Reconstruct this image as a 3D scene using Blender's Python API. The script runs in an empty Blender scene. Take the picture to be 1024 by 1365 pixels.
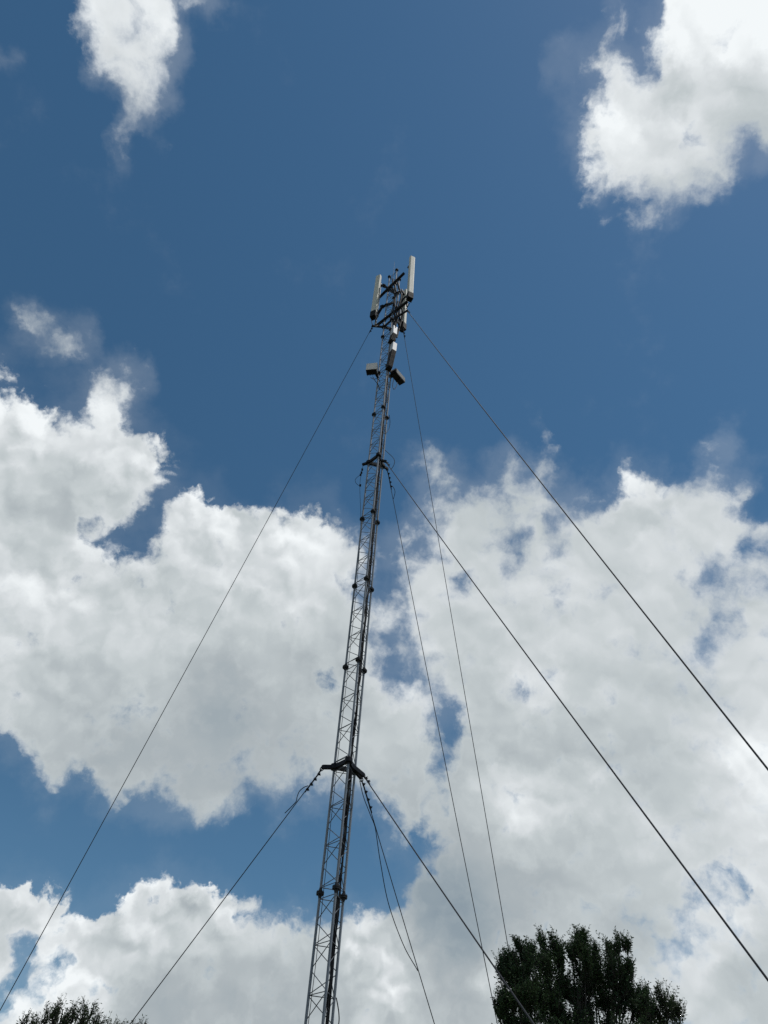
import bpy, math, random
import numpy as np
from mathutils import Vector, Matrix
random.seed(7)
R = math.radians
S = bpy.context.scene
C = S.collection

# ------------------------------------------------------------------ survey of the place
# the photo was taken looking up at a guyed mast 11.7 m away; these four numbers were fitted to it
PITCH, ROLL, FPX, CZ = 0.81597284, 0.08245159, 1000.0, 1.833
MX, MY = -0.28171, 11.65647           # mast axis on the ground
LEGR = 0.2042                         # leg circle radius
AZ = {'L': -71.08, 'R': 168.92, 'B': 48.92}   # compass angles of the three legs (from +y towards +x)
_c, _s = math.cos(PITCH), math.sin(PITCH)
FWD = Vector((0, _c, _s)); _U0 = Vector((0, -_s, _c)); _R0 = Vector((1, 0, 0))
RGT = _R0*math.cos(ROLL) + _U0*math.sin(ROLL)
UPV = _U0*math.cos(ROLL) - _R0*math.sin(ROLL)
EYE = Vector((0, 0, CZ))
AXIS = Vector((MX, MY, 0))

def ray(u, v): return FWD + RGT*((u-512)/FPX) - UPV*((v-682.5)/FPX)
def at_z(u, v, z):
    d = ray(u, v); return EYE + d*((z-CZ)/d.z)
def at_d(u, v, D):
    d = ray(u, v); return EYE + d*(D/math.hypot(d.x, d.y))
def at_az(u, v, az):
    d = ray(u, v); a = R(az); n = Vector((math.cos(a), -math.sin(a), 0))
    return EYE + d*(((AXIS-EYE).dot(n))/d.dot(n))
def polar(az, r, z):
    return Vector((MX + r*math.sin(R(az)), MY + r*math.cos(R(az)), z))

# ------------------------------------------------------------------ helpers
class MB:
    def __init__(s): s.v = []; s.f = []; s.sm = []
    def add(s, verts, faces, smooth=False):
        o = len(s.v); s.v += [tuple(x) for x in verts]
        s.f += [tuple(i+o for i in f) for f in faces]; s.sm += [smooth]*len(faces)
    def tube(s, pts, rad, n=8, cap=True):
        pts = [Vector(p) for p in pts]
        rads = rad if isinstance(rad, (list, tuple)) else [rad]*len(pts)
        rings = []; ref = None
        for i, p in enumerate(pts):
            t = (pts[min(i+1, len(pts)-1)] - pts[max(i-1, 0)]).normalized()
            if ref is None:
                ref = Vector((0, 0, 1)) if abs(t.z) < .9 else Vector((1, 0, 0))
            a = (ref - t*ref.dot(t)).normalized(); b = t.cross(a); ref = a
            rings.append([p + (a*math.cos(2*math.pi*k/n) + b*math.sin(2*math.pi*k/n))*rads[i] for k in range(n)])
        V = [x for r in rings for x in r]; F = []
        for i in range(len(pts)-1):
            for k in range(n):
                F.append((i*n+k, i*n+(k+1) % n, (i+1)*n+(k+1) % n, (i+1)*n+k))
        s.add(V, F, True)
        if cap:
            s.add(rings[0], [tuple(range(n))[::-1]]); s.add(rings[-1], [tuple(range(n))])
    def box(s, c, ax, ay, az, hx, hy, hz, bev=0.0):
        c = Vector(c); ax, ay, az = Vector(ax).normalized(), Vector(ay).normalized(), Vector(az).normalized()
        if bev <= 0:
            V = [c + ax*hx*i + ay*hy*j + az*hz*k for k in (-1, 1) for j in (-1, 1) for i in (-1, 1)]
            s.add(V, [(0,2,3,1),(4,5,7,6),(0,1,5,4),(2,6,7,3),(0,4,6,2),(1,3,7,5)]); return
        # a box with its edges along az rounded and its ends chamfered
        prof = []
        for (sx, sy, a0) in ((1,1,0),(-1,1,90),(-1,-1,180),(1,-1,270)):
            for q in (0, 30, 60, 90):
                a = R(a0+q); prof.append((sx*(hx-bev)+bev*math.cos(a), sy*(hy-bev)+bev*math.sin(a)))
        n = len(prof); V = []
        for (z, k) in ((-hz, 1-bev*.6/max(hx, bev)), (-hz+bev*.5, 1), (hz-bev*.5, 1), (hz, 1-bev*.6/max(hx, bev))):
            V += [c + ax*x*k + ay*y*k + az*z for x, y in prof]
        F = [(i*n+k, i*n+(k+1) % n, (i+1)*n+(k+1) % n, (i+1)*n+k) for i in range(3) for k in range(n)]
        F += [tuple(range(n))[::-1], tuple(range(3*n, 4*n))]
        s.add(V, F)
    def disc(s, c, axis, rad, h, n=20, bev=.12):
        c = Vector(c); a = Vector(axis).normalized()
        s.tube([c-a*h/2, c-a*h*(.5-bev), c+a*h*(.5-bev), c+a*h/2], [rad*.94, rad, rad, rad*.94], n)
        s.sm[-2-3*n:] = [False]*(2+3*n)
    def build(s, name, mat, parent=None, loc=None):
        me = bpy.data.meshes.new(name); me.from_pydata(s.v, [], s.f)
        me.polygons.foreach_set('use_smooth', s.sm); me.materials.append(mat); me.update()
        o = bpy.data.objects.new(name, me); C.objects.link(o)
        if parent: o.parent = parent
        if loc is not None: o.location = loc
        return o

def tag(o, label=None, cat=None, group=None, kind=None):
    if label: o['label'] = label
    if cat: o['category'] = cat
    if group: o['group'] = group
    if kind: o['kind'] = kind
    return o
def empty(name, loc, label, cat, group=None):
    o = bpy.data.objects.new(name, None); C.objects.link(o); o.location = loc
    o.empty_display_size = .2
    return tag(o, label, cat, group)
def curve_pts(ctrl, n=8):
    "Catmull-Rom through control points"
    P = [Vector(p) for p in ctrl]; P = [P[0]*2-P[1]] + P + [P[-1]*2-P[-2]]; out = []
    for i in range(1, len(P)-2):
        for k in range(n):
            t = k/n; a, b, c, d = P[i-1], P[i], P[i+1], P[i+2]
            out.append(.5*((2*b) + (c-a)*t + (2*a-5*b+4*c-d)*t*t + (3*b-a-3*c+d)*t**3))
    return out + [P[-2]]

# ------------------------------------------------------------------ materials
def mat(name, col, rough=.5, metal=0., var=.25, scale=6., col2=None, bump=0., stretch=(1,1,1), leaf=False, spec=.5):
    m = bpy.data.materials.new(name); m.use_nodes = True; nt = m.node_tree; nt.nodes.clear()
    out = nt.nodes.new('ShaderNodeOutputMaterial')
    tc = nt.nodes.new('ShaderNodeTexCoord'); mp = nt.nodes.new('ShaderNodeMapping'); mp.inputs['Scale'].default_value = stretch
    nt.links.new(tc.outputs['Object'], mp.inputs[0])
    nz = nt.nodes.new('ShaderNodeTexNoise'); nz.inputs['Scale'].default_value = scale; nz.inputs['Detail'].default_value = 6
    nz.inputs['Roughness'].default_value = .65
    nt.links.new(mp.outputs[0], nz.inputs['Vector'])
    rp = nt.nodes.new('ShaderNodeValToRGB'); rp.color_ramp.elements[0].position = .3; rp.color_ramp.elements[1].position = .7
    c2 = col2 or tuple(x*(1-var) for x in col)
    rp.color_ramp.elements[0].color = (*c2, 1); rp.color_ramp.elements[1].color = (*col, 1)
    nt.links.new(nz.outputs[0], rp.inputs[0])
    if leaf:
        d = nt.nodes.new('ShaderNodeBsdfDiffuse'); t = nt.nodes.new('ShaderNodeBsdfTranslucent'); mx = nt.nodes.new('ShaderNodeMixShader')
        g = nt.nodes.new('ShaderNodeBsdfGlossy'); g.inputs['Roughness'].default_value = .45; mg = nt.nodes.new('ShaderNodeMixShader')
        mx.inputs[0].default_value = leaf; mg.inputs[0].default_value = .012
        nt.links.new(rp.outputs[0], d.inputs[0]); nt.links.new(rp.outputs[0], t.inputs[0])
        nt.links.new(d.outputs[0], mx.inputs[1]); nt.links.new(t.outputs[0], mx.inputs[2])
        nt.links.new(mx.outputs[0], mg.inputs[1]); nt.links.new(g.outputs[0], mg.inputs[2])
        nt.links.new(mg.outputs[0], out.inputs[0]); return m
    b = nt.nodes.new('ShaderNodeBsdfPrincipled'); b.inputs['Metallic'].default_value = metal
    b.inputs['Specular IOR Level'].default_value = spec
    nt.links.new(rp.outputs[0], b.inputs['Base Color'])
    mr = nt.nodes.new('ShaderNodeMapRange'); mr.inputs['To Min'].default_value = rough*.8; mr.inputs['To Max'].default_value = min(1, rough*1.25)
    nt.links.new(nz.outputs[0], mr.inputs[0]); nt.links.new(mr.outputs[0], b.inputs['Roughness'])
    if bump:
        bp = nt.nodes.new('ShaderNodeBump'); bp.inputs['Strength'].default_value = bump; bp.inputs['Distance'].default_value = .02
        nt.links.new(nz.outputs[0], bp.inputs['Height']); nt.links.new(bp.outputs[0], b.inputs['Normal'])
    nt.links.new(b.outputs[0], out.inputs[0]); return m
M = dict(
    galv=mat('galvanised_steel', (.235, .26, .295), .6, .15, .35, 9, stretch=(3, 3, 1), spec=.3),
    rod=mat('weathered_rod_steel', (.125, .138, .16), .6, .1, .4, 14),
    flange=mat('flange_steel', (.045, .048, .054), .6, .1, .4, 20, spec=.12),
    black=mat('black_painted_steel', (.018, .020, .026), .6, .1, .4, 12, spec=.12),
    rubber=mat('black_cable_jacket', (.009, .0095, .011), .6, 0, .3, 8, spec=.12),
    wire=mat('steel_wire_rope', (.05, .052, .058), .6, .1, .45, 40, spec=.12),
    radome=mat('weathered_radome', (.56, .54, .45), .6, 0, .18, 3, stretch=(1, 1, .4)),
    bootm=mat('dark_end_cap', (.008, .009, .0085), .7, 0, .4, 10, spec=.12),
    white=mat('white_housing', (.52, .53, .56), .45, 0, .1, 4, spec=.12),
    beige=mat('beige_housing', (.68, .63, .58), .5, 0, .15, 4),
    fins=mat('dark_cast_housing', (.018, .018, .020), .65, 0, .35, 10, spec=.12),
    greybox=mat('grey_cast_housing', (.12, .125, .12), .6, .05, .3, 8),
    leaf_dark=mat('dark_foliage', (.045, .080, .030), .6, 0, col2=(.022, .044, .022), scale=1.7, leaf=.25),
    leaf_loose=mat('loose_foliage', (.055, .085, .036), .6, 0, col2=(.03, .05, .022), scale=2.2, leaf=.35),
    bark=mat('grey_bark', (.045, .038, .03), .9, 0, .5, 18, bump=.6, stretch=(1, 1, .3)),
    ground=mat('rough_grass_ground', (.085, .10, .045), .95, 0, col2=(.12, .10, .07), scale=.35, bump=.4),
)

# ------------------------------------------------------------------ the setting
g = MB(); rings = [0, 4, 12, 30, 80, 250, 800, 2500, 6000]; n = 48
V = [(0, 0, 0)]; F = []
for r in rings[1:]:
    for k in range(n):
        a = 2*math.pi*k/n; h = 0 if r < 20 else -.02*min(r, 60)*.1*(1+math.sin(3*a))
        V.append((r*math.cos(a), r*math.sin(a), h if r < 3000 else -8))
for k in range(n): F.append((0, 1+k, 1+(k+1) % n))
for i in range(len(rings)-2):
    for k in range(n):
        a, b = 1+i*n, 1+(i+1)*n; F.append((a+k, b+k, b+(k+1) % n, a+(k+1) % n))
g.add(V, F); ground = g.build('ground', M['ground']); tag(ground, 'rough grassy ground below the mast', None, None, 'structure')

# ------------------------------------------------------------------ the mast
mast = empty('guyed_mast', (MX, MY, 0), 'tall slender three-legged steel lattice mast held by guy wires', 'mast')
def lp(key, z, r=LEGR):
    a = R(AZ[key]); return Vector((r*math.sin(a), r*math.cos(a), z))
LEGS = ('L', 'R', 'B')
def make_section():
    b = MB(); H = 2.0; npan = 3; ph = (H-.16)/npan; z0 = .08
    for (a, c) in (('L', 'R'), ('R', 'B'), ('L', 'B')):
        for i in range(npan+1):
            z = z0 + i*ph
            b.tube([lp(a, z), lp(c, z)], .0065, 6, False)
        zz = z0+.012
        for i in range(npan):
            z = z0+i*ph+.012; e = ph-.024
            # one zig-zag per face, climbing from leg a to leg c and back
            st, en = (c, a) if (a, c) != ('L', 'B') else (a, c)
            b.tube([lp(st, z+e*1.0), lp(en, z+e*.53)], .0062, 6, False)
            b.tube([lp(en, z+e*.47), lp(st, z)], .0062, 6, False)
    sec = b.build('mast_section', M['rod'], mast)
    for k in LEGS:
        l = MB(); l.tube([lp(k, .012), lp(k, 1.988)], .0195, 12); l.build('leg', M['galv'], sec)
        f = MB(); P = lp(k, 2.0)
        f.disc(P+Vector((0, 0, -.012)), (0, 0, 1), .058, .017, 20); f.disc(P+Vector((0, 0, .012)), (0, 0, 1), .058, .017, 20)
        f.disc(P, (0, 0, 1), .050, .02, 16)
        for q in range(6):
            a = 2*math.pi*q/6; Q = P+Vector((.043*math.cos(a), .043*math.sin(a), 0))
            f.tube([Q+Vector((0, 0, -.036)), Q+Vector((0, 0, .036))], .0085, 6)
        f.tube([P+Vector((0, 0, -.075)), P+Vector((0, 0, -.02))], [.021, .028], 12, False)
        f.tube([P+Vector((0, 0, .02)), P+Vector((0, 0, .075))], [.028, .021], 12, False)
        f.build('flange', M['flange'], sec)
    return sec
sec0 = make_section()
for i in range(1, 13):
    c = sec0.copy(); C.objects.link(c); c.parent = mast; c.location = (0, 0, 2*i)
    for ch in list(sec0.children):
        d = ch.copy(); C.objects.link(d); d.parent = c
fp = MB(); fp.disc((0, 0, .0), (0, 0, 1), .42, .16, 24); fp.build('base_plate', M['flange'], mast)
rodm = MB(); rodm.tube([Vector((-.07, .05, 25.0)), Vector((-.07, .05, 27.2))], [.008, .004], 6)
rodm.build('lightning_rod', M['galv'], mast)

def guy_bracket(z, arms):
    b = MB()
    for (a, c) in (('L', 'R'), ('R', 'B'), ('B', 'L')):
        p, q = lp(a, z, LEGR+.005), lp(c, z, LEGR+.005); d = (q-p).normalized()
        b.box((p+q)/2, d, d.cross(Vector((0, 0, 1))), (0, 0, 1), (q-p).length/2+.03, .022, .037)
    for k in LEGS:
        b.disc(lp(k, z), (0, 0, 1), .066, .085, 16)
    for (a, tip) in arms:
        p = a - Vector((MX, MY, 0)); q = tip - Vector((MX, MY, 0)); d = (q-p)
        b.box((p+q)/2, d, d.cross(Vector((0, 0, 1))), (0, 0, 1), d.length/2, .022, .034)
        b.disc(q, d.cross(Vector((0, 0, 1))), .034, .05, 12)
    return b.build('guy_bracket', M['black'], mast)
Zb, Zm = 8.0, 16.0
def leg(k, z): return polar(AZ[k], LEGR, z)
tips = {}
for z, lv, pl, pr, pm in ((Zb, 'b', (431, 1022.5), (484, 1033), (481, 1036)), (Zm, 'm', (484.5, 619), (514, 615), (516, 624.5))):
    tips['L'+lv] = at_z(*pl, z-.03); tips['R'+lv] = at_z(*pr, z-.03); tips['B'+lv] = at_z(*pm, z-.03)
    guy_bracket(z, [(leg('L', z), tips['L'+lv]), (leg('B', z), tips['B'+lv]), ((leg('B', z)+leg('R', z))/2, tips['R'+lv])])
Zt = 22.6
tips['Lt'] = at_z(497, 434.5, Zt-.05); tips['Rt'] = at_z(543, 414, Zt+.1); tips['Bt'] = at_z(537.5, 440, Zt-.05)
guy_bracket(Zt, [(leg('L', Zt), tips['Lt']), (leg('B', Zt), tips['Bt']), (leg('R', Zt), tips['Rt'])])

# ------------------------------------------------------------------ guy wires
WR = .0088
def guy(start, p1, label, clips=4, first=.12, gap=.16, tail=None, sag=.004, ext=True, rad=.0068, tail_pts=None):
    start = Vector(start); p1 = Vector(p1); d = p1-start
    if ext: end = start + d*((start.z-.05)/(start.z-p1.z))
    else: end = p1
    d = end-start; L = d.length; u = d.normalized()
    root = empty('guy_wire', start, label, 'guy wire', 'guy wires of the mast')
    o = start
    N = 28; pts = []
    for i in range(N+1):
        t = (i/N)**1.6
        pts.append(d*t + Vector((0, 0, -4*sag*L*t*(1-t))))
    w = MB(); w.tube(pts, rad, 10); w.build('wire_rope', M['wire'], root)
    def on(s):
        t = s/L; return d*t + Vector((0, 0, -4*sag*L*t*(1-t)))
    side = u.cross(Vector((0, 1, 0))).normalized()
    # thimble and shackle at the mast end
    sh = MB(); nrm = u.cross(side)
    ring = [on(.03) + u*.045*math.cos(2*math.pi*k/14) + side*.026*math.sin(2*math.pi*k/14) for k in range(15)]
    sh.tube(ring, .0085, 6, False); ring = [on(.095) + u*.05*math.cos(2*math.pi*k/14) + nrm*.022*math.sin(2*math.pi*k/14) for k in range(15)]
    sh.tube(ring, .0075, 6, False); sh.build('shackle', M['black'], root)
    if clips:
        dd = MB(); dd.tube([on(.13)+side*.012, on(first+gap*clips)+side*.011], rad, 6); dd.build('return_end', M['rubber'], root)
    for i in range(clips):
        c = MB(); s0 = first+.04+gap*i; P = on(s0)
        c.box(P+side*.012, u, side, nrm, .019, .020, .014); c.tube([P+side*.03-nrm*.012, P+side*.048-nrm*.012], .006, 6); c.tube([P+side*.03+nrm*.012, P+side*.048+nrm*.012], .006, 6)
        c.build('wire_clip', M['black'], root)
    if tail or tail_pts:
        ctrl = [p-start for p in tail_pts] if tail_pts else [on(s)+side*a+nrm*.004 for (s, a) in tail]
        t = MB(); t.tube(curve_pts(ctrl, 8), .0068, 7); t.build('loose_tail', M['rubber'], root)
    return root
guy(tips['Lt'], at_az(0, 1345, AZ['L']), 'longest guy wire, running from the antennas down to the lower left corner', 2, .1, .14)
guy(tips['Lb'], at_az(180, 1355, AZ['L']), 'low guy wire running down left from the lowest bracket, with a frayed looped tail', 4, .09, .10,
    [(.38, -.015), (.44, -.055), (.53, -.075), (.62, -.05), (.68, -.018), (.78, -.025), (.93, -.05)], .002)
guy(tips['Bt'], at_az(678, 1262, AZ['B']), 'thin guy wire from the antennas down to the top left of the dark tree', 2, .1, .14)
guy(tips['Bm'], at_az(655, 1320, AZ['B']), 'guy wire from the middle bracket to the low left edge of the dark tree', 4, .12, .13,
    [(.52, .01), (.57, .06), (.70, .085), (.82, .05), (.92, .01)], .004)
guy(tips['Bb'], at_az(581, 1365, AZ['B']), 'low guy wire right of the mast with clips and a slack second strand', 4, .08, .125,
    [(.05, -.035), (.3, -.05), (.6, -.025), (.78, -.008), (.95, -.03), (1.3, -.085), (1.9, -.15), (2.5, -.11), (2.9, -.01)], .006)
AR = 150
guy(tips['Rt'], at_az(1024, 1020, AR), 'uppermost guy wire on the right, from the antennas to the right edge', 2, .1, .14, rad=WR)
guy(tips['Rm'], at_az(1024, 1300, AR), 'guy wire from the middle bracket to the lower right corner', 2, .1, .16, rad=WR,
    tail_pts=[at_d(u, v, 11.42) for (u, v) in ((513.4, 600), (519, 605), (524.5, 610.5), (526.2, 616), (524, 622), (521, 626))])
guy(tips['Rb'], at_az(715, 1365, AR), 'guy wire from the lowest bracket passing in front of the dark tree', 2, .1, .14, None, .003, rad=WR)
# a slack one hanging straight down beside the left leg
sl = empty('guy_wire', tips['Lm'], 'slack wire hanging straight down beside the left leg from the middle bracket', 'guy wire', 'guy wires of the mast')
ct = [tips['Lm']]+[at_az(u, v, AZ['L']) for (u, v) in ((481.5, 632), (479.8, 650), (481.0, 690), (479.2, 735), (473.8, 800), (458.7, 939), (446.3, 1048), (426.3, 1236), (411, 1365))]
ct.append(polar(AZ['L'], .26, .3))
w = MB(); w.tube(curve_pts([p-tips['Lm'] for p in ct], 6), .0048, 7); w.build('wire_rope', M['wire'], sl)
lo = MB(); lo.tube(curve_pts([at_az(u, v, AZ['L'])-tips['Lm'] for (u, v) in ((480.8, 633), (476.5, 636), (473.6, 640), (475.5, 645), (480.2, 648))], 8), .005, 7); lo.build('loose_tail', M['rubber'], sl)
for (u, v) in ((483, 626), (482, 630), (480.8, 633), (480.3, 647)):
    P = at_az(u, v, AZ['L'])-tips['Lm']; c = MB(); c.box(P, (0, 0, 1), (1, 0, 0), (0, 1, 0), .03, .022, .016, .004); c.build('wire_clip', M['black'], sl)

# ------------------------------------------------------------------ antennas, their mount, radio units
ZA = 23.0
def frame_of(az):
    a = R(az); o = Vector((math.sin(a), math.cos(a), 0)); return o, Vector((math.cos(a), -math.sin(a), 0))
def panel(base, top, az, label, w=.09, dpt=.062):
    out, side = frame_of(az); up = (top-base).normalized(); out = (out-up*out.dot(up)).normalized(); side = up.cross(out)
    root = empty('panel_antenna', base, label, 'antenna', 'panel antennas at the top of the mast')
    L = (top-base).length
    b = MB(); b.box(up*(L/2+.06), side, out, up, w, dpt, L/2-.06, .03); b.build('radome', M['radome'], root)
    k = MB(); k.box(up*.06-out*.01, side, out, up, w*1.02, dpt*1.35, .17, .012)
    for i in (-1, 0, 1):
        k.tube([side*.06*i-out*.03-up*.1, side*.06*i-out*.03-up*.2], .018, 8)
    k.build('end_cap', M['bootm'], root)
    p = MB(); pc = -out*(dpt+.12); p.tube([pc-up*.25, pc+up*(L*.93)], .03, 10); p.build('mount_pipe', M['galv'], root)
    for f in (.12, .86):
        q = MB(); q.box(pc*.6+up*L*f, side, out, up, .05, .075, .035, .006); q.tube([pc+up*L*f-side*.06, pc+up*L*f+side*.06], .045, 8)
        q.build('clamp', M['black'], root)
    return root
La, Lt_ = at_z(498, 420.5, ZA+.12), at_z(505.3, 368.4, 26.0)
Lt_ = at_az(505.0, 368.4, -82)
aL = at_z(497.8, 421, ZA+.15); Dl = math.hypot(aL.x, aL.y)
aR = at_z(546.5, 396.5, ZA+.15); Dr = math.hypot(aR.x, aR.y)
aB = at_z(537.2, 437.5, ZA+.15); Db = math.hypot(aB.x, aB.y)
panel(aL, at_d(505.2, 368.6, Dl+.06), -150, 'beige panel antenna on the left of the mast top, tilted down')
panel(aR, at_d(549.6, 343.6, Dr), 158, 'beige panel antenna on the right of the mast top, highest of the three')
panel(aB, at_d(540.5, 388, Db), 44, 'panel antenna low behind the mast top, mostly hidden by cables')

mount = empty('antenna_mount', (MX, MY, 24.0), 'dark steel frame of two slanting crossbars carrying the panel antennas', 'mount')
mo = Vector((MX, MY, 24.0))
for (pa, pb, z) in (((505.8, 396.5), (538.5, 364.5), 25.0), ((501.5, 434.5), (542.5, 402.5), 23.05)):
    A, B = at_z(*pa, z), at_z(*pb, z)
    b = MB(); b.tube([A-mo, B-mo], .047, 12); b.disc(A-mo, B-A, .045, .03, 12); b.disc(B-mo, B-A, .045, .03, 12); b.build('crossbar', M['black'], mount)
    for k in ('L', 'R', 'B'):
        q = leg(k, z); t = max(0, min(1, (q-A).dot(B-A)/(B-A).length_squared)); P = A.lerp(B, t)
        s = MB(); s.box((P+q)/2-mo, q-P, Vector((0, 0, 1)), (q-P).cross(Vector((0, 0, 1))), (q-P).length/2+.03, .03, .022); s.disc(q-mo, (0, 0, 1), .05, .12, 12); s.build('standoff', M['black'], mount)
for (pa, pb, za, zb) in (((509.5, 409), (524, 403.5), 24.0, 24.0), ((502, 421.5), (510.5, 407.5), 23.5, 24.05), ((512, 381), (523, 388), 25.2, 24.8)):
    A, B = at_z(*pa, za), at_z(*pb, zb); b = MB(); b.tube([A-mo, B-mo], .044, 10); b.disc(A-mo, B-A, .065, .10, 10); b.build('brace', M['black'], mount)

def radio(c, az, hw, hd, hh, label, housing, under, nf=7, tilt=0):
    out, side = frame_of(az); up = Vector((0, 0, 1))
    if tilt:
        rm = Matrix.Rotation(R(tilt), 3, side); up = rm @ up; out = rm @ out
    root = empty('radio_unit', c, label, 'radio unit', 'radio units bolted to the mast')
    b = MB(); b.box((0, 0, 0), side, out, up, hw, hd, hh, .012); b.build('housing', M[housing], root)
    f = MB()
    for i in range(nf):
        x = -hw*.9 + 1.8*hw*i/(nf-1); f.box(side*x-out*(hd+.022), side, out, up, .006, .022, hh*.94)
    f.build('cooling_fins', M[under], root)
    u = MB(); u.box(-up*(hh+.012), side, out, up, hw*.96, hd*.96, .012)
    for i in range(4): u.tube([side*(-hw*.7+hw*.46*i)-up*(hh+.02), side*(-hw*.7+hw*.46*i)-up*(hh+.075)], .016, 8)
    u.build('connector_panel', M[under], root)
    return root, up, side, out
def strut(root, p, q, r=.022):
    b = MB(); b.tube([p, q], r, 8); b.build('mount_arm', M['black'], root)
cl = at_d(496.0, 491.5, 11.55)
r1, *_ = radio(cl, -168, .155, .085, .16, 'pale beige radio unit on an arm to the left of the mast', 'beige', 'fins')
strut(r1, Vector((.1, .06, -.1)), leg('L', cl.z-.15)-cl, .035)
cr = at_d(531.0, 502.5, 11.85)
r2, *_ = radio(cr, 38, .10, .21, .09, 'grey finned radio unit on an arm to the right of the mast', 'greybox', 'fins', 8, 8)
strut(r2, Vector((-.1, -.1, 0)), leg('B', cr.z)-cr, .04)
for (pt, pm, pb, lab, zt) in (((525.7, 437), (525, 446.8), (521.5, 456.5), 'white topped radio unit right on the mast just below the antennas', 21.6), ((525.2, 459), (523.8, 469), (518.3, 492), 'white topped radio unit with a long dark body, lower of the two on the mast', 20.3)):
    D = 11.42
    T, Q, B = at_d(*pt, D), at_d(*pm, D), at_d(*pb, D-.02)
    out, side = frame_of(150); root = empty('radio_unit', B, lab, 'radio unit', 'radio units bolted to the mast')
    u1 = (T-Q).normalized(); L1 = (T-Q).length/2
    b = MB(); b.box((T+Q)/2-B, side, out, u1, .072, .075, L1, .01); b.build('housing', M['white'], root)
    u2 = (Q-B).normalized(); L2 = (Q-B).length/2; f = MB(); f.box((Q+B)/2-B-out*.01, side, out, u2, .075, .07, L2-.004, .01)
    for i in range(6): f.box((Q+B)/2-B+out*.075+side*(-.06+.024*i), side, out, u2, .004, .016, L2*.92)
    f.build('finned_body', M['fins'], root)
    strut(root, (Q+B)/2-B, leg('R', ((Q+B)/2).z)-B, .025)

# ------------------------------------------------------------------ cables
# feeders strapped inside the right hand face of the mast
for i in range(5):
    rnd = random.Random(40+i); pts = []; z = .3
    ztop = (22.4, 20.0, 21.5, 18.0, 23.6)[i]; base = Vector((0, 0, 0)); o = polar(109, .10, 0)
    while z < ztop:
        t = rnd.uniform(-.012, .012)*1.3; s = rnd.uniform(-.014, .014)*1.3
        dirf = (leg('B', 0)-leg('R', 0)).normalized(); nf = Vector((math.sin(R(109)), math.cos(R(109)), 0))
        off = (-.045, -.02, .004, .03, -.01)[i] + s + .02*math.sin(z*.9+i)
        dep = .085 + .008*(i % 3) + t
        pts.append(Vector((MX, MY, z)) + nf*dep + dirf*(off-.01)); z += rnd.uniform(.28, .45)
    b = MB(); b.tube([p-pts[0] for p in curve_pts(pts, 4)], .0105 + .003*(i % 2), 7)
    ob = b.build('feeder_cable', M['rubber'], None, pts[0]); tag(ob, 'black feeder cable strapped inside the right hand face of the lattice mast', 'cable', 'feeder cables running down the mast')
def jumper(pts, label, r=.011, cat='cable', group='short jumper cables on the mast', name='jumper_cable', m='rubber'):
    pts = [Vector(p) for p in pts]; b = MB(); b.tube([p-pts[0] for p in curve_pts(pts, 8)], r, 7)
    tag(b.build(name, M[m], None, pts[0]), label, cat, group)
D0 = 11.5
jumper([at_d(495.5, 427.5, D0-.2), at_d(497, 433.5, D0-.2), at_d(502, 434.8, D0-.1), at_d(508, 430, D0), at_d(513, 434, D0)], 'black cable drooping from the base of the left panel antenna')
jumper([at_d(546, 404, 10.95), at_d(541, 412, 11.1), at_d(535, 409, 11.3), at_d(530, 420, 11.35), at_d(528, 436, 11.35)], 'black cable running from the base of the right panel antenna into the mast')
jumper([at_d(529.5, 374, 11.3), at_d(532.5, 385, 11.3), at_d(535, 395, 11.35), at_d(531, 412, 11.4), at_d(533, 425, 11.6), at_d(537, 440, 11.9)], 'thick black cable curling down the right side of the mast top', .026)
jumper([at_d(526, 378, 11.4), at_d(528, 392, 11.35), at_d(526, 404, 11.35), at_d(530, 424, 11.35), at_d(525.5, 437, 11.38)], 'thick black cable down the middle of the mast top', .028)
jumper([at_d(524, 372, 11.4), at_d(523, 384, 11.4), at_d(527, 395, 11.35), at_d(524, 410, 11.4), at_d(527, 428, 11.35), at_d(524, 446, 11.4)], 'black cable hanging down the left of the middle leg at the mast top', .024)
jumper([at_d(541, 395, 11.2), at_d(537, 400, 11.3), at_d(534.5, 408, 11.35), at_d(537, 418, 11.45), at_d(534, 430, 11.5), at_d(529, 450, 11.5)], 'black cable bundle curving in from under the right panel antenna', .026)
jumper([at_d(520, 388, 11.5), at_d(526, 391, 11.35), at_d(532, 389, 11.35), at_d(536, 394, 11.4), at_d(535, 404, 11.5)], 'short thick black cable arching across the mast top between the crossbars', .024)
jumper([at_d(531, 402, 11.35), at_d(526, 418, 11.35), at_d(531, 431, 11.4), at_d(534, 441, 11.6)], 'black cable crossing behind the upper white topped radio unit', .024)
jumper([at_d(494, 503, 11.3), at_d(498, 505.3, 11.35), at_d(504, 505, 11.5), at_d(507, 510, 11.6)], 'black cable looping under the beige radio unit to the mast', .009)
jumper([at_d(497, 502, 11.3), at_d(500.5, 508, 11.35), at_d(504.5, 513.5, 11.5), at_d(506, 520, 11.6)], 'lower black cable hanging from the beige radio unit', .009)
jumper([at_d(525, 505, 11.6), at_d(523.5, 514, 11.6), at_d(525.3, 519, 11.6), at_d(528.5, 515, 11.65), at_d(530, 510, 11.7)], 'blue-black cable loop hanging under the grey radio unit', .009)
jumper([at_d(519, 553, 11.7), at_d(520, 563, 11.8), at_d(518.5, 572, 11.8), at_d(515, 577, 11.7)], 'thin cable bowing out of the mast above the middle bracket', .007)
jumper([at_d(448.3, 1330, 11.7), at_d(450.3, 1340, 11.75), at_d(451.9, 1352, 11.75), at_d(451.6, 1365, 11.75), at_d(446.5, 1390, 11.7)], 'thin grey cable bowing out of the right leg near the bottom of the photo', .008, m='wire')

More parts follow.
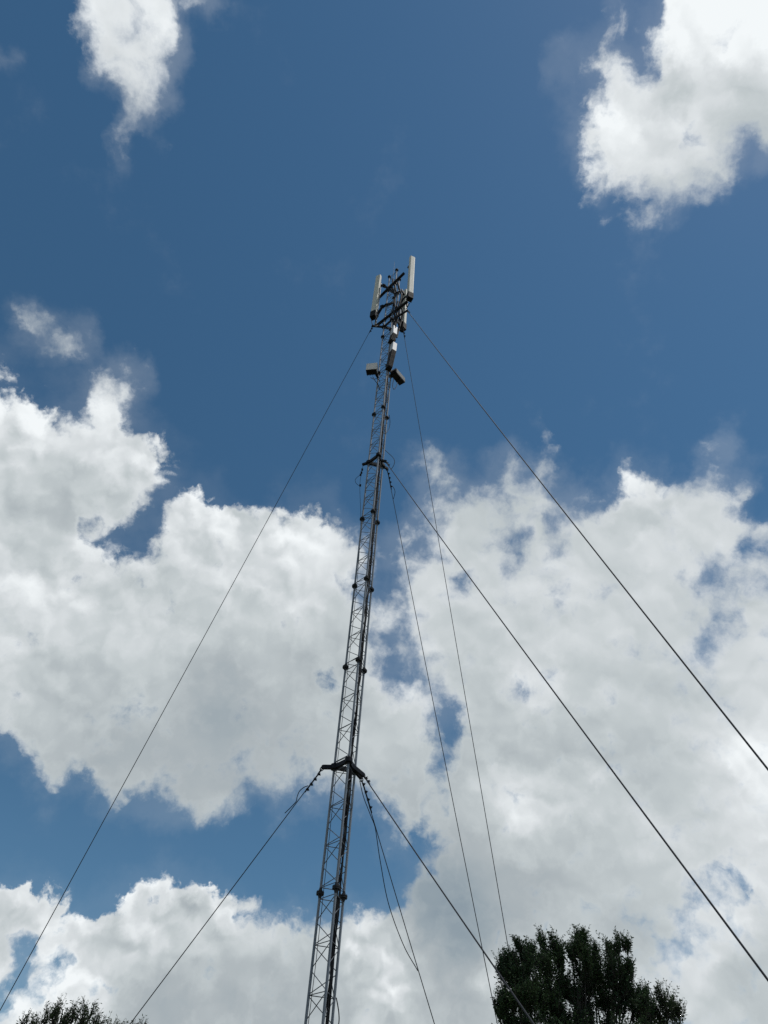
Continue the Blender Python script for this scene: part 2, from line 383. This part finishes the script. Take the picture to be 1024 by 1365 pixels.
# ------------------------------------------------------------------ trees
class Leaves:
    def __init__(s): s.V = []; s.n = 0
    def leaf(s, p, d, nrm, L, W):
        side = d.cross(nrm)
        if side.length < 1e-4: return
        side.normalize(); up = side.cross(d)
        m = p + d*L*.45
        s.V += [p, m+side*W+up*W*.35, p+d*L-up*L*.12, m-side*W+up*W*.35]; s.n += 1
    def build(s, name, m, parent):
        me = bpy.data.meshes.new(name); n = s.n
        me.vertices.add(4*n); me.loops.add(4*n); me.polygons.add(n)
        me.vertices.foreach_set('co', np.array([tuple(v) for v in s.V], dtype=np.float32).ravel())
        me.loops.foreach_set('vertex_index', np.arange(4*n, dtype=np.int32))
        me.polygons.foreach_set('loop_start', np.arange(0, 4*n, 4, dtype=np.int32))
        me.materials.append(m); me.update(calc_edges=True)
        o = bpy.data.objects.new(name, me); C.objects.link(o); o.parent = parent; return o
def rv(rnd): 
    while True:
        v = Vector((rnd.uniform(-1, 1), rnd.uniform(-1, 1), rnd.uniform(-1, 1)))
        if .05 < v.length < 1: return v
def shoot(rnd, lv, tw, base, d, L, nl, size, tr=.004, droop=.0, width=.36, spread=.9):
    d = d.normalized(); bend = rv(rnd)*.25; pts = []
    for i in range(5):
        t = i/4; pts.append(base + (d + bend*t*.8 + Vector((0, 0, -droop*t))).normalized()*L*t)
    tw.tube(pts, [tr, tr*.85, tr*.7, tr*.5, tr*.25], 4, False)
    for i in range(nl):
        t = (i+rnd.random())/nl; t = .12+.88*t; k = min(3, int(t*4)); f = t*4-k
        p = pts[k].lerp(pts[k+1], f); ax = (pts[k+1]-pts[k]).normalized()
        o = rv(rnd).normalized(); o = (o-ax*o.dot(ax)).normalized()
        ld = (ax*rnd.uniform(.35, .9) + o*spread + Vector((0, 0, -.15))).normalized()
        sz = size*rnd.uniform(.65, 1.15)*(1-.25*t)
        lv.leaf(p + o*.004, ld, rv(rnd).normalized(), sz, sz*width*.5*rnd.uniform(.85, 1.2))
def limb(mb, pts, r0, r1):
    pts = curve_pts(pts, 6); k = len(pts); mb.tube(pts, [r0+(r1-r0)*i/(k-1) for i in range(k)], 8)
def tree(name, label, base, D, lobes, trunk_top, leafmat, seed, size, spread=.9, width=.36, fill=(), dens=1.0):
    rnd = random.Random(seed); root = empty(name, base, label, 'tree')
    lv = Leaves(); tw = MB(); tk = MB()
    tt = trunk_top-base
    limb(tk, [Vector((0, 0, -.1)), tt*.35+Vector((.06, .04, 0)), tt*.7+Vector((-.05, .03, 0)), tt], .13, .035)
    for (px, py, dd, rx, ry, ns, L, nl, upw) in lobes:
        c = at_d(px, py, D+dd); rg = (c-EYE).length; sx = rx*rg/1000*.93; sz = ry*rg/1000*1.05
        c = c-base; j = tt*rnd.uniform(.35, .8); bot = c-Vector((0, 0, sz*.9))
        limb(tk, [j, j.lerp(bot, .5)+Vector((rnd.uniform(-.12,.12), rnd.uniform(-.12,.12), -.1)), bot+Vector((rnd.uniform(-.05,.05), 0, 0)), c+Vector((0, 0, sz*.35))], .017, .003)
        tufts = []
        for i in range(max(3, ns//11)):
            v = rv(rnd); tufts.append(v*(v.length**-.4))
        for i in range(int(ns*dens)):
            v = rnd.choice(tufts) + Vector((rnd.gauss(0, .21), rnd.gauss(0, .21), rnd.gauss(0, .18)))
            p = c + Vector((v.x*sx, v.y*sx, v.z*sz))
            d = Vector((v.x*.8, v.y*.8, .25+upw)) + rv(rnd)*.45
            p = p - d.normalized()*L*.55
            q = 1.35 if rnd.random() < .05 else 1.0
            shoot(rnd, lv, tw, p, d, L*q*rnd.uniform(.6, 1.2), int(nl*(1+(q-1)*.6)), size*rnd.uniform(.7, 1.2), .0035, .05, width, spread)
    for (p0, n, rad) in fill:
        for i in range(n):
            v = rv(rnd); p = Vector((p0[0]+v.x*rad[0], p0[1]+v.y*rad[1], p0[2]+v.z*rad[2]))-base
            shoot(rnd, lv, tw, p, Vector((v.x, v.y, .5))+rv(rnd)*.4, .35, 12, size*1.3, .003, .1, width, spread)
    tk.build('trunk', M['bark'], root); tw.build('twigs', M['bark'], root); lv.build('crown', M[leafmat], root)
    print('leaves', name, lv.n)
    return root
T1 = 10.6
def gx(px, py, D, z=0): p = at_d(px, py, D); return Vector((p.x, p.y, z))
tb = gx(765, 1400, T1)
top1 = at_d(770, 1320, T1)
lobes = [  # px, py, extra distance, half width, half height, shoots, shoot length, leaves per shoot, uprightness
    (698, 1292, -.1, 20, 30, 250, .20, 15, 1.3), (699, 1265, -.1, 9, 13, 80, .16, 14, 1.6), (673, 1290, 0, 8, 12, 70, .15, 13, 1.3), (684, 1303, -.1, 13, 18, 120, .18, 14, 1.2), (686, 1276, -.1, 7, 10, 40, .15, 13, 1.4),
    (727, 1282, .2, 8, 24, 120, .16, 13, 1.8), (742, 1276, .2, 7, 24, 110, .16, 13, 1.8), (733, 1310, .1, 20, 20, 150, .2, 13, 1.2),
    (777, 1282, 0, 16, 22, 190, .2, 13, 1.4), (776, 1258, 0, 7, 12, 46, .17, 11, 1.9), (775, 1243, 0, 3.5, 9, 16, .16, 9, 2.4), (761, 1270, .1, 6, 9, 22, .16, 9, 1.6), (791, 1276, .1, 7, 12, 44, .17, 10, 1.4),
    (768, 1308, .2, 24, 18, 170, .2, 12, 1.0), (820, 1290, 0, 15, 24, 190, .2, 12, 1.4), (818, 1264, 0, 8, 11, 36, .17, 10, 1.8), (833, 1268, .1, 7, 12, 30, .17, 10, 1.5), (810, 1308, .3, 18, 12, 90, .2, 12, 1.0), (824, 1252, .1, 3.5, 7, 9, .15, 9, 2.2), (838, 1286, .1, 7, 10, 26, .16, 10, 1.0),
    (840, 1314, .1, 11, 11, 56, .18, 12, 1.0), (696, 1344, -.2, 22, 18, 170, .2, 13, 1.2), (673, 1350, -.2, 11, 15, 100, .17, 12, 1.2), (665, 1338, -.2, 5, 8, 24, .15, 11, 1.5), (684, 1336, -.2, 8, 8, 36, .15, 11, 1.4),
    (742, 1348, 0, 20, 16, 130, .2, 12, 1.0), (768, 1348, 0, 20, 17, 150, .2, 12, 1.0), (815, 1338, .1, 16, 13, 110, .2, 12, 1.0), (844, 1336, .1, 13, 12, 76, .18, 12, 1.0), (788, 1312, .4, 8, 8, 20, .18, 10, 1.0), (805, 1358, .1, 10, 7, 30, .18, 11, 1.0),
    (860, 1346, .0, 12, 12, 60, .18, 11, 1.0), (722, 1388, 0, 52, 24, 330, .24, 13, .8), (800, 1394, .1, 60, 22, 260, .24, 13, .8), (700, 1318, 0, 24, 18, 110, .2, 12, 1.2),
]
cz = at_d(765, 1420, T1)
tree('broadleaf_tree', 'dense dark green tree with an uneven bushy crown, right of the mast', tb, T1, lobes, top1, 'leaf_dark', 3, .046, .8, .42,
     [((cz.x, cz.y, cz.z-.5), 500, (1.3, 1.2, .7))], 1.28)
T2 = 10.9
lob2 = [(868, 1326, 0, 11, 18, 30, .20, 10, 1.4), (864, 1344, 0, 18, 15, 80, .2, 11, 1.0), (886, 1342, 0, 14, 12, 48, .2, 10, 1.0), (901, 1342, .1, 10, 11, 44, .19, 10, .9), (895, 1355, 0, 17, 11, 100, .2, 11, .9), (890, 1330, 0, 4, 8, 10, .16, 8, 1.5),
        (873, 1368, 0, 28, 16, 190, .22, 12, .8), (863, 1400, 0, 40, 26, 220, .24, 12, .8)]
tree('broadleaf_tree', 'smaller loose leaved tree at the right foot of the dense dark tree', gx(885, 1400, T2), T2, lob2, at_d(880, 1362, T2), 'leaf_loose', 5, .045, .85, .36,
     [(tuple(at_d(872, 1440, T2)-Vector((0, 0, .3))), 200, (.8, .7, .6))])
T3 = 9.6
lob3 = [(80, 1348, 0, 5, 12, 11, .17, 8, 2.2), (74, 1360, 0, 11, 13, 26, .2, 9, 1.5), (88, 1360, 0, 10, 10, 18, .2, 8, 1.4), (101, 1356, 0, 7, 10, 12, .18, 8, 1.6), (121, 1352, .1, 8, 12, 15, .2, 8, 1.5), (112, 1364, .1, 14, 8, 22, .2, 9, 1.2),
        (45, 1364, .1, 15, 8, 18, .2, 8, 1.0), (33, 1360, .1, 6, 8, 10, .18, 7, 1.3), (58, 1361, 0, 9, 9, 13, .19, 8, 1.3), (128, 1360, .1, 7, 9, 16, .19, 8, 1.2), (158, 1368, .1, 8, 5, 10, .17, 7, .9), (176, 1368, .1, 9, 5, 12, .17, 7, .8), (146, 1371, .1, 9, 5, 10, .17, 7, .9), (186, 1371, .1, 5, 4, 5, .15, 6, .8),
        (95, 1396, 0, 56, 15, 110, .24, 10, .8), (150, 1396, 0, 38, 12, 60, .24, 10, .8)]
tree('feathery_tree', 'loose feathery tree top poking up at the bottom left corner', gx(95, 1420, T3), T3, lob3, at_d(92, 1372, T3), 'leaf_loose', 9, .04, .8, .34,
     [(tuple(at_d(95, 1440, T3)-Vector((0, 0, .2))), 220, (.9, .7, .5))], 1.5)

# ------------------------------------------------------------------ sky with cumulus, laid out on the dome of the sky
SUN_AZ, SUN_EL = 101.0, 68.0
CLOUDS = [  # outlines of the cloud masses, as seen from where the photo was taken
 [(112,-60),(114,20),(132,45),(140,80),(152,98),(165,120),(180,132),(205,130),(224,112),(236,85),(240,60),(242,40),(238,15),(228,-60)],
 [(900,-80),(882,18),(870,55),(852,72),(838,62),(842,28),(825,10),(806,24),(810,44),(788,50),(768,65),(750,80),(748,102),(760,108),(772,88),(790,78),(802,98),(794,118),(784,132),(780,158),(770,195),(766,230),(783,250),(792,268),(813,256),(835,250),(860,258),(885,278),(906,276),(932,262),(968,252),(990,214),(1005,182),(1050,200),(1150,190),(1150,-80)],
 [(18,420),(26,404),(42,408),(58,428),(75,442),(98,436),(112,450),(104,460),(80,464),(62,476),(48,466),(34,452),(20,438)],
 [(-120,440),(-10,478),(12,500),(35,517),(60,520),(102,536),(96,515),(112,518),(116,500),(138,492),(168,491),(178,512),(170,534),(186,556),(216,572),(238,594),(232,628),(216,660),(192,684),(176,694),(160,702),(132,700),(130,706),(154,726),(162,752),(168,758),(180,736),(184,718),(198,700),(218,672),(240,650),(280,646),(300,658),(330,666),(360,668),(400,665),(432,668),(452,690),(474,705),(496,745),(505,800),(520,850),
  (520,900),(560,905),(590,960),(600,1050),(582,1106),(562,1112),(537,1128),(512,1100),(490,1070),(440,1050),(415,1048),(380,1060),(340,1066),(290,1090),(230,1086),(180,1070),(150,1074),(128,1052),(108,1020),(85,1032),(66,1052),(45,1032),(28,1002),(-20,990),(-120,960)],
 [(-120,1165),(10,1174),(30,1172),(48,1180),(56,1196),(75,1186),(92,1200),(118,1206),(130,1190),(150,1177),(180,1180),(210,1172),(250,1175),(270,1177),(300,1180),(322,1195),(340,1216),(365,1219),(392,1216),(420,1220),(445,1222),(470,1214),(512,1210),(535,1200),(541,1176),(562,1160),(577,1126),(585,1100),(560,1040),(600,980),(560,905),(505,860),(512,810),(532,770),(515,745),(512,722),(542,700),(572,684),(560,662),(550,622),(565,608),(580,612),(594,645),(612,664),(642,650),(668,642),(664,612),(687,624),(727,616),(745,640),(762,652),(777,670),(796,664),(812,655),(830,622),(862,618),(880,640),(897,657),(922,647),(942,620),(957,622),(977,645),(1005,652),(998,682),(1024,702),(1160,700),(1160,1600),(-120,1600)],
]
HOLES = [  # gaps of open sky: outline, how far open
 ([(498,735),(525,738),(560,718),(580,735),(588,755),(560,762),(535,772),(515,798),(498,810)], .78),
 ([(652,700),(680,690),(702,700),(700,735),(685,745),(668,725)], .66), ([(727,695),(745,690),(752,710),(740,725)], .5), ([(602,770),(622,770),(620,783),(604,782)], .8),
 ([(505,835),(530,845),(560,855),(568,890),(560,912),(540,905),(520,880),(505,870)], .45),
 ([(937,755),(975,755),(1024,772),(1040,795),(990,790),(945,780)], .48), ([(935,835),(950,840),(968,860),(955,872),(938,868)], .5), ([(967,822),(990,826),(988,840),(970,840)], .6), ([(1000,718),(1060,730),(1060,752),(1005,742)], .85),
 ([(918,1172),(950,1166),(994,1166),(985,1195),(975,1222),(945,1212),(925,1208)], .6), ([(872,1268),(900,1254),(910,1265),(900,1288),(880,1285)], .5), ([(880,1350),(900,1345),(915,1365),(900,1400),(880,1390)], .4),
 ([(-60,1350),(-10,1330),(15,1318),(20,1285),(40,1270),(50,1290),(62,1296),(84,1283),(96,1286),(72,1304),(48,1322),(24,1330),(6,1352),(-60,1400)], .85),
 ([(437,895),(446,890),(453,900),(447,910),(439,906)], .55), ([(64,490),(95,476),(125,452),(150,466),(118,490),(112,506),(98,498),(104,518),(60,510)], .9), ([(212,803),(222,801),(222,810),(213,811)], .15), ([(470,705),(490,690),(500,720),(490,735)], .5),
]
WISPS = [([(162,118),(170,150),(160,175),(160,195),(168,212),(182,178),(196,158),(214,168),(230,180),(220,155),(222,125),(195,110)], .56), ([(690,545),(705,548),(725,570),(745,600),(735,615),(712,590)], .42), ([(930,575),(975,560),(985,590),(960,615),(935,600)], .44), ([(225,-60),(310,-60),(290,12),(250,45),(232,30)], .40), ([(-40,50),(15,60),(10,85),(-40,80)], .34),
         ([(345,1050),(440,1050),(430,1085),(380,1110),(340,1085)], .42), ([(790,280),(880,290),(860,325),(820,320)], .36), ([(985,190),(1060,180),(1060,220),(980,214)], .44), ([(650,690),(760,670),(770,730),(660,750)], .5), ([(560,640),(760,640),(760,700),(600,720)], .5)]
TONE = [(190,40,.75),(180,90,.65),(170,180,.5),(960,40,.97),(930,20,.97),(1000,30,.95),(860,120,.75),(880,170,.66),(850,210,.66),(990,120,.39),(980,170,.45),(900,250,.58),(800,220,.72),(780,80,.6),(60,445,.45),
 (60,560,.84),(150,600,.72),(215,590,.85),(100,660,.50),(60,700,.50),(140,510,.66),(110,740,.70),(60,800,.67),(250,680,.70),(280,655,.80),(400,690,.74),(320,740,.66),(250,800,.45),(400,800,.60),(300,900,.22),(400,900,.32),(100,880,.52),(100,940,.45),(60,950,.42),(200,980,.30),(300,945,.16),(400,980,.22),(300,1050,.28),(300,1080,.42),(150,1040,.40),(450,960,.35),(20,880,.55),
 (580,640,.5),(660,670,.52),(700,760,.62),(620,800,.6),(650,830,.57),(560,850,.66),(530,900,.72),(540,950,.55),(830,650,.68),(850,682,.59),(850,720,.66),(930,680,.62),(800,780,.52),(700,850,.62),(700,900,.61),(800,900,.53),(900,880,.55),(980,930,.58),(1005,1030,.82),(650,950,.42),(740,980,.40),(850,1000,.48),(600,1000,.34),(700,1070,.74),(640,1100,.38),(800,1060,.53),(900,1100,.53),(560,1060,.35),(800,1150,.46),(720,1180,.27),(600,1180,.14),(575,1240,.06),(610,1210,.07),(620,1270,.05),(655,1310,.5),(750,1215,.42),(850,1230,.36),(960,1240,.62),(925,1270,.66),(980,1300,.32),(950,1345,.5),(880,1330,.66),(620,1340,.2),
 (30,1190,.66),(150,1190,.76),(280,1190,.80),(200,1230,.61),(100,1240,.66),(60,1235,.62),(250,1280,.40),(350,1240,.44),(420,1240,.28),(90,1315,.84),(40,1345,.8),(230,1330,.19),(200,1335,.22),(350,1300,.17),(330,1310,.3),(300,1330,.2),(485,1275,.76),(510,1320,.7),(490,1290,.6),(540,1260,.45),(460,1330,.30),(400,1300,.28),(120,1260,.62)]
SOFT = [(190,60,.8),(170,190,1.),(920,120,.45),(790,70,.55),(880,280,.9),(770,200,.5),(1000,190,.9),(60,440,.95),(160,490,.7),(40,500,.15),(220,580,.2),(200,660,.45),(150,740,.4),(280,650,.15),(420,670,.22),(480,730,.6),(100,1040,.6),(230,1080,.75),(350,1070,1.),(450,1050,.9),(560,1110,.6),(540,1190,.5),(30,1180,.12),(280,1180,.08),(150,1180,.1),(370,1215,.5),(450,1215,.5),(560,640,.75),(680,640,.95),(740,620,1.),(700,710,.9),(830,630,.4),(950,620,.8),(1000,660,.7),(980,770,.95),(950,850,1.),(530,750,.8),(530,870,.9),(950,1190,.7),(890,1270,.9),(30,1300,.5),(440,900,.4),(300,850,.3),(700,1000,.5),(500,1280,.1)]
NU, NV = 84, 62
U0, U1, V0, V1 = -.36, .44, .03, .87
def sdist(P, poly):
    Q = np.array(poly, float); A = Q; B = np.roll(Q, -1, 0); d = np.full(len(P), 1e9); ins = np.zeros(len(P), bool)
    for a, b in zip(A, B):
        e = b-a; w = P-a; t = np.clip((w@e)/(e@e), 0, 1); d = np.minimum(d, np.hypot(*(w-t[:, None]*e).T))
        c = (a[1] > P[:, 1]) != (b[1] > P[:, 1])
        with np.errstate(divide='ignore', invalid='ignore'):
            x = (b[0]-a[0])*(P[:, 1]-a[1])/(b[1]-a[1])+a[0]
        ins ^= c & (P[:, 0] < x)
    return np.where(ins, -d, d)
def shepard(P, pts, pw=3.0):
    a = np.array(pts); d2 = ((P[:, None, :]-a[None, :, :2])**2).sum(2)+300.; w = d2**(-pw/2); return (w*a[:, 2]).sum(1)/w.sum(1)
uu, vv = np.meshgrid(np.linspace(U0, U1, NU), np.linspace(V0, V1, NV))
rr = uu**2+vv**2; zz = (1-rr)/(1+rr); D3 = np.stack([uu*(1+zz), vv*(1+zz), zz], -1).reshape(-1, 3)
dz = D3@np.array(FWD); P = np.stack([512+FPX*(D3@np.array(RGT))/dz, 682.5-FPX*(D3@np.array(UPV))/dz], -1)
WID = 40.
cov = np.max([np.clip(.5-sdist(P, c)/(2*WID), 0, (.84, 1, .62, 1, 1)[i]) for i, c in enumerate(CLOUDS)], 0)
for poly, k in HOLES:
    h = np.clip(.5+sdist(P, poly)/44., 0 if k >= .9 else .44-.1*k, 1); cov = cov*(1-k)+np.minimum(cov, h)*k
for poly, k in WISPS:
    h = np.clip(.5-sdist(P, poly)/40., 0, 1); cov = np.maximum(cov, k*np.clip(h*1.3, 0, 1))
tone = np.clip(shepard(P, TONE), 0, 1); soft = np.clip(shepard(P, SOFT), 0, 1)
TAB = np.stack([cov, tone, soft], -1).reshape(NV, NU, 3)

W = bpy.data.worlds.new('World'); S.world = W; W.use_nodes = True; nt = W.node_tree; nt.nodes.clear()
def N(t): return nt.nodes.new(t)
def lk(a, b):
    if hasattr(a, 'is_linked'): nt.links.new(a, b)
    else: b.default_value = a
def m(op, a, b=0., c=None, clamp=False):
    n_ = N('ShaderNodeMath'); n_.operation = op; n_.use_clamp = clamp; lk(a, n_.inputs[0]); lk(b, n_.inputs[1])
    if c is not None: lk(c, n_.inputs[2])
    return n_.outputs[0]
def vm(op, a, b=(0, 0, 0), s=None):
    n_ = N('ShaderNodeVectorMath'); n_.operation = op; lk(a, n_.inputs[0])
    if op != 'SCALE': lk(b, n_.inputs[1])
    else: lk(s, n_.inputs['Scale'])
    return n_.outputs[0]
def rng(x, a, b, c=0., d=1., kind='LINEAR'):
    n_ = N('ShaderNodeMapRange'); n_.interpolation_type = kind; n_.clamp = True
    for i, q in enumerate((x, a, b, c, d)): lk(q, n_.inputs[i])
    return n_.outputs[0]
def noise(p, sc, det, ro=.55, lac=2.0, ty='FBM', dist=0., col=False):
    n_ = N('ShaderNodeTexNoise'); n_.noise_dimensions = '2D'; n_.noise_type = ty; lk(p, n_.inputs['Vector'])
    n_.inputs['Scale'].default_value = sc; n_.inputs['Detail'].default_value = det; n_.inputs['Roughness'].default_value = ro; n_.inputs['Lacunarity'].default_value = lac; n_.inputs['Distortion'].default_value = dist
    return n_.outputs['Color' if col else 0]
def mixc(f, a, b):
    n_ = N('ShaderNodeMix'); n_.data_type = 'RGBA'; lk(f, n_.inputs[0]); lk(a, n_.inputs[6]); lk(b, n_.inputs[7]); return n_.outputs[2]
def xyz(x, y, z=0.):
    n_ = N('ShaderNodeCombineXYZ'); lk(x, n_.inputs[0]); lk(y, n_.inputs[1]); lk(z, n_.inputs[2]); return n_.outputs[0]
def sep(v):
    n_ = N('ShaderNodeSeparateXYZ'); lk(v, n_.inputs[0]); return n_.outputs
tc = N('ShaderNodeTexCoord'); X, Y, Z = sep(tc.outputs['Generated'])
k = m('ADD', m('MAXIMUM', Z, -.5), 1.)
p0 = xyz(m('DIVIDE', X, k), m('DIVIDE', Y, k))
w1 = vm('SCALE', vm('SUBTRACT', noise(p0, 9., 3., .5, col=True), (.5, .5, .5)), s=.030)
w2 = vm('SCALE', vm('SUBTRACT', noise(p0, 34., 5., .6, col=True), (.5, .5, .5)), s=.026)
pw = vm('ADD', p0, vm('ADD', w1, w2))
PU, PV, _ = sep(pw)
def ramp(row, pos):
    n_ = N('ShaderNodeRGBCurve'); h = len(row)
    for k in range(3):
        cu = n_.mapping.curves[k]; cu.points[0].location = (0, float(row[0][k])); cu.points[-1].location = (1, float(row[-1][k]))
        for j in range(1, h-1): cu.points.new(j/(h-1), float(row[j][k]))
    n_.mapping.update(); lk(pos, n_.inputs[1]); return n_.outputs[0]
# the layout of the cloud field is a table of rows, each row a curve (coverage, brightness, softness)
main_nt = nt; grp = bpy.data.node_groups.new('cloud_layout', 'ShaderNodeTree'); nt = grp
for nm in ('U', 'V'): grp.interface.new_socket(nm, in_out='INPUT', socket_type='NodeSocketFloat')
grp.interface.new_socket('Field', in_out='OUTPUT', socket_type='NodeSocketColor')
gi = N('NodeGroupInput'); go = N('NodeGroupOutput'); GU, GV = gi.outputs[0], gi.outputs[1]
dv = (V1-V0)/(NV-1); fu = rng(GU, U0, U1); fu = xyz(fu, fu, fu)
field = None
for j in range(NV):
    row = ramp(TAB[j], fu)
    field = row if field is None else mixc(rng(GV, V0+dv*(j-1), V0+dv*j), field, row)
lk(field, go.inputs[0]); nt = main_nt
gn_ = N('ShaderNodeGroup'); gn_.node_tree = grp; lk(PU, gn_.inputs[0]); lk(PV, gn_.inputs[1]); field = gn_.outputs[0]
cov_, tone_, soft_ = sep(field)
# away from the surveyed part of the sky the same kind of cumulus goes on
far = noise(p0, 4.2, 4., .5)
inx = m('MULTIPLY', rng(PU, U0+.005, U0+.05), rng(PU, U1-.005, U1-.05)); iny = m('MULTIPLY', rng(PV, V0-.03, V0+.02), rng(PV, V1+.005, V1-.03)); ins = m('MULTIPLY', inx, iny)
cov_ = m('ADD', m('MULTIPLY', cov_, ins), m('MULTIPLY', rng(far, .40, .62), m('SUBTRACT', 1., ins)))
tone_ = m('ADD', m('MULTIPLY', tone_, ins), m('MULTIPLY', .65, m('SUBTRACT', 1., ins)))
# fine structure of the edges
n1 = noise(p0, 26., 9., .60)
n2 = noise(vm('ADD', p0, w2), 70., 7., .58)
vo = N('ShaderNodeTexVoronoi'); vo.voronoi_dimensions = '2D'; vo.feature = 'SMOOTH_F1'; vo.inputs['Scale'].default_value = 30.; vo.inputs['Smoothness'].default_value = .35; vo.inputs['Detail'].default_value = 2.5; vo.inputs['Roughness'].default_value = .55
lk(vm('ADD', p0, vm('SCALE', w2, s=.8)), vo.inputs['Vector']); puff = m('SUBTRACT', .42, vo.outputs['Distance'])
amp = rng(soft_, 0., 1., .60, 1.15)
den = m('ADD', cov_, m('ADD', m('MULTIPLY', m('SUBTRACT', n1, .5), amp), m('ADD', m('MULTIPLY', m('SUBTRACT', n2, .5), .48), m('MULTIPLY', puff, rng(soft_, 0., 1., .32, .10)))))
half = rng(soft_, 0., 1., .05, .31); mid = m('ADD', .53, m('MULTIPLY', m('SUBTRACT', half, .05), .35))
alpha = rng(den, m('SUBTRACT', mid, half), m('ADD', mid, m('MULTIPLY', half, 1.2)), 0., 1., 'SMOOTHSTEP')
# light on the billows: the side turned to the sun is brighter
r_ = math.cos(R(SUN_EL))/(1+math.sin(R(SUN_EL))); suv = (r_*math.sin(R(SUN_AZ)), r_*math.cos(R(SUN_AZ)), 0)
dl = N('ShaderNodeVectorMath'); dl.operation = 'NORMALIZE'; lk(vm('SUBTRACT', suv, p0), dl.inputs[0])
def billow(p):
    v_ = N('ShaderNodeTexVoronoi'); v_.voronoi_dimensions = '2D'; v_.feature = 'SMOOTH_F1'; v_.inputs['Scale'].default_value = 17.; v_.inputs['Smoothness'].default_value = .55
    v_.inputs['Detail'].default_value = 2.4; v_.inputs['Roughness'].default_value = .52; lk(p, v_.inputs['Vector']); return v_.outputs['Distance']
pb = vm('ADD', p0, vm('ADD', w1, vm('SCALE', w2, s=.9))); bl = billow(pb); bls = billow(vm('ADD', pb, vm('SCALE', dl.outputs[0], s=.009)))
crisp = m('MULTIPLY', rng(tone_, .3, .75, .15, 1.), rng(soft_, .08, .7, 1., .35))
rel = m('MULTIPLY', m('SUBTRACT', bls, bl), m('MULTIPLY', crisp, 1.05))
low = m('MULTIPLY', m('SUBTRACT', noise(p0, 7., 3., .42), .5), .40)
thick = rng(den, .40, .95, .20, 0.)
tone_ = m('MULTIPLY_ADD', tone_, 1.10, .02)
T = m('ADD', m('ADD', tone_, rel), m('ADD', low, m('ADD', thick, m('MULTIPLY', m('SUBTRACT', .36, bl), m('MULTIPLY', crisp, .24)))), clamp=True)
cc = N('ShaderNodeValToRGB'); cr = cc.color_ramp
for q in range(4): cr.elements.new(.2+.15*q)
for e, (ps, c_) in zip(cr.elements, ((0., (.235, .30, .355)), (.16, (.318, .378, .418)), (.35, (.415, .462, .487)), (.53, (.535, .585, .602)), (.72, (.672, .712, .732)), (1., (.90, .94, .955)))):
    e.position = ps; e.color = (*c_, 1)
lk(T, cc.inputs[0])
sk = N('ShaderNodeTexSky'); sk.sky_type = 'NISHITA'; sk.sun_disc = False; sk.sun_elevation = R(SUN_EL); sk.sun_rotation = R(SUN_AZ); sk.altitude = 100; sk.air_density = 1.0; sk.dust_density = .12; sk.ozone_density = 1.6
STR = .07
hs = N('ShaderNodeHueSaturation'); hs.inputs['Hue'].default_value = .488; hs.inputs['Saturation'].default_value = 1.19; hs.inputs['Value'].default_value = 1.10; lk(sk.outputs[0], hs.inputs['Color'])
cl_ = vm('SCALE', cc.outputs[0], s=1/STR)
# thin veil of vapour round the clouds
veil = m('MULTIPLY', rng(m('ADD', cov_, m('MULTIPLY', m('SUBTRACT', noise(p0, 15., 6., .6), .5), 1.1)), .10, .66, 0., .13, 'SMOOTHSTEP'), rng(soft_, .2, .8, .25, 1.))
alpha = m('ADD', alpha, m('MULTIPLY', m('SUBTRACT', 1., alpha), veil))
fin = mixc(alpha, hs.outputs[0], cl_)
bg = N('ShaderNodeBackground'); bg.inputs[1].default_value = STR; lk(fin, bg.inputs[0])
ow = N('ShaderNodeOutputWorld'); lk(bg.outputs[0], ow.inputs[0])
W.cycles.sampling_method = 'MANUAL'; W.cycles.sample_map_resolution = 512

# ------------------------------------------------------------------ sun, camera, render look
sl_ = bpy.data.lights.new('sun', 'SUN'); sl_.energy = 2.3; sl_.angle = R(.53); sl_.color = (1, .97, .93)
so = bpy.data.objects.new('sun', sl_); C.objects.link(so); so.location = (20, -5, 40)
sd_ = Vector((math.cos(R(SUN_EL))*math.sin(R(SUN_AZ)), math.cos(R(SUN_EL))*math.cos(R(SUN_AZ)), math.sin(R(SUN_EL))))
so.rotation_euler = sd_.to_track_quat('Z', 'Y').to_euler()
cam = bpy.data.cameras.new('camera'); co = bpy.data.objects.new('camera', cam); C.objects.link(co); S.camera = co
cam.sensor_fit = 'VERTICAL'; cam.sensor_height = 36; cam.lens = 36*FPX/1365; cam.clip_start = .05; cam.clip_end = 20000
co.matrix_world = Matrix(((RGT.x, UPV.x, -FWD.x, 0), (RGT.y, UPV.y, -FWD.y, 0), (RGT.z, UPV.z, -FWD.z, CZ), (0, 0, 0, 1)))
S.view_settings.view_transform = 'Standard'; S.view_settings.look = 'None'; S.view_settings.exposure = 0; S.view_settings.gamma = 1
S.cycles.max_bounces = 5; S.cycles.use_denoising = False; S.render.filter_size = 1.5
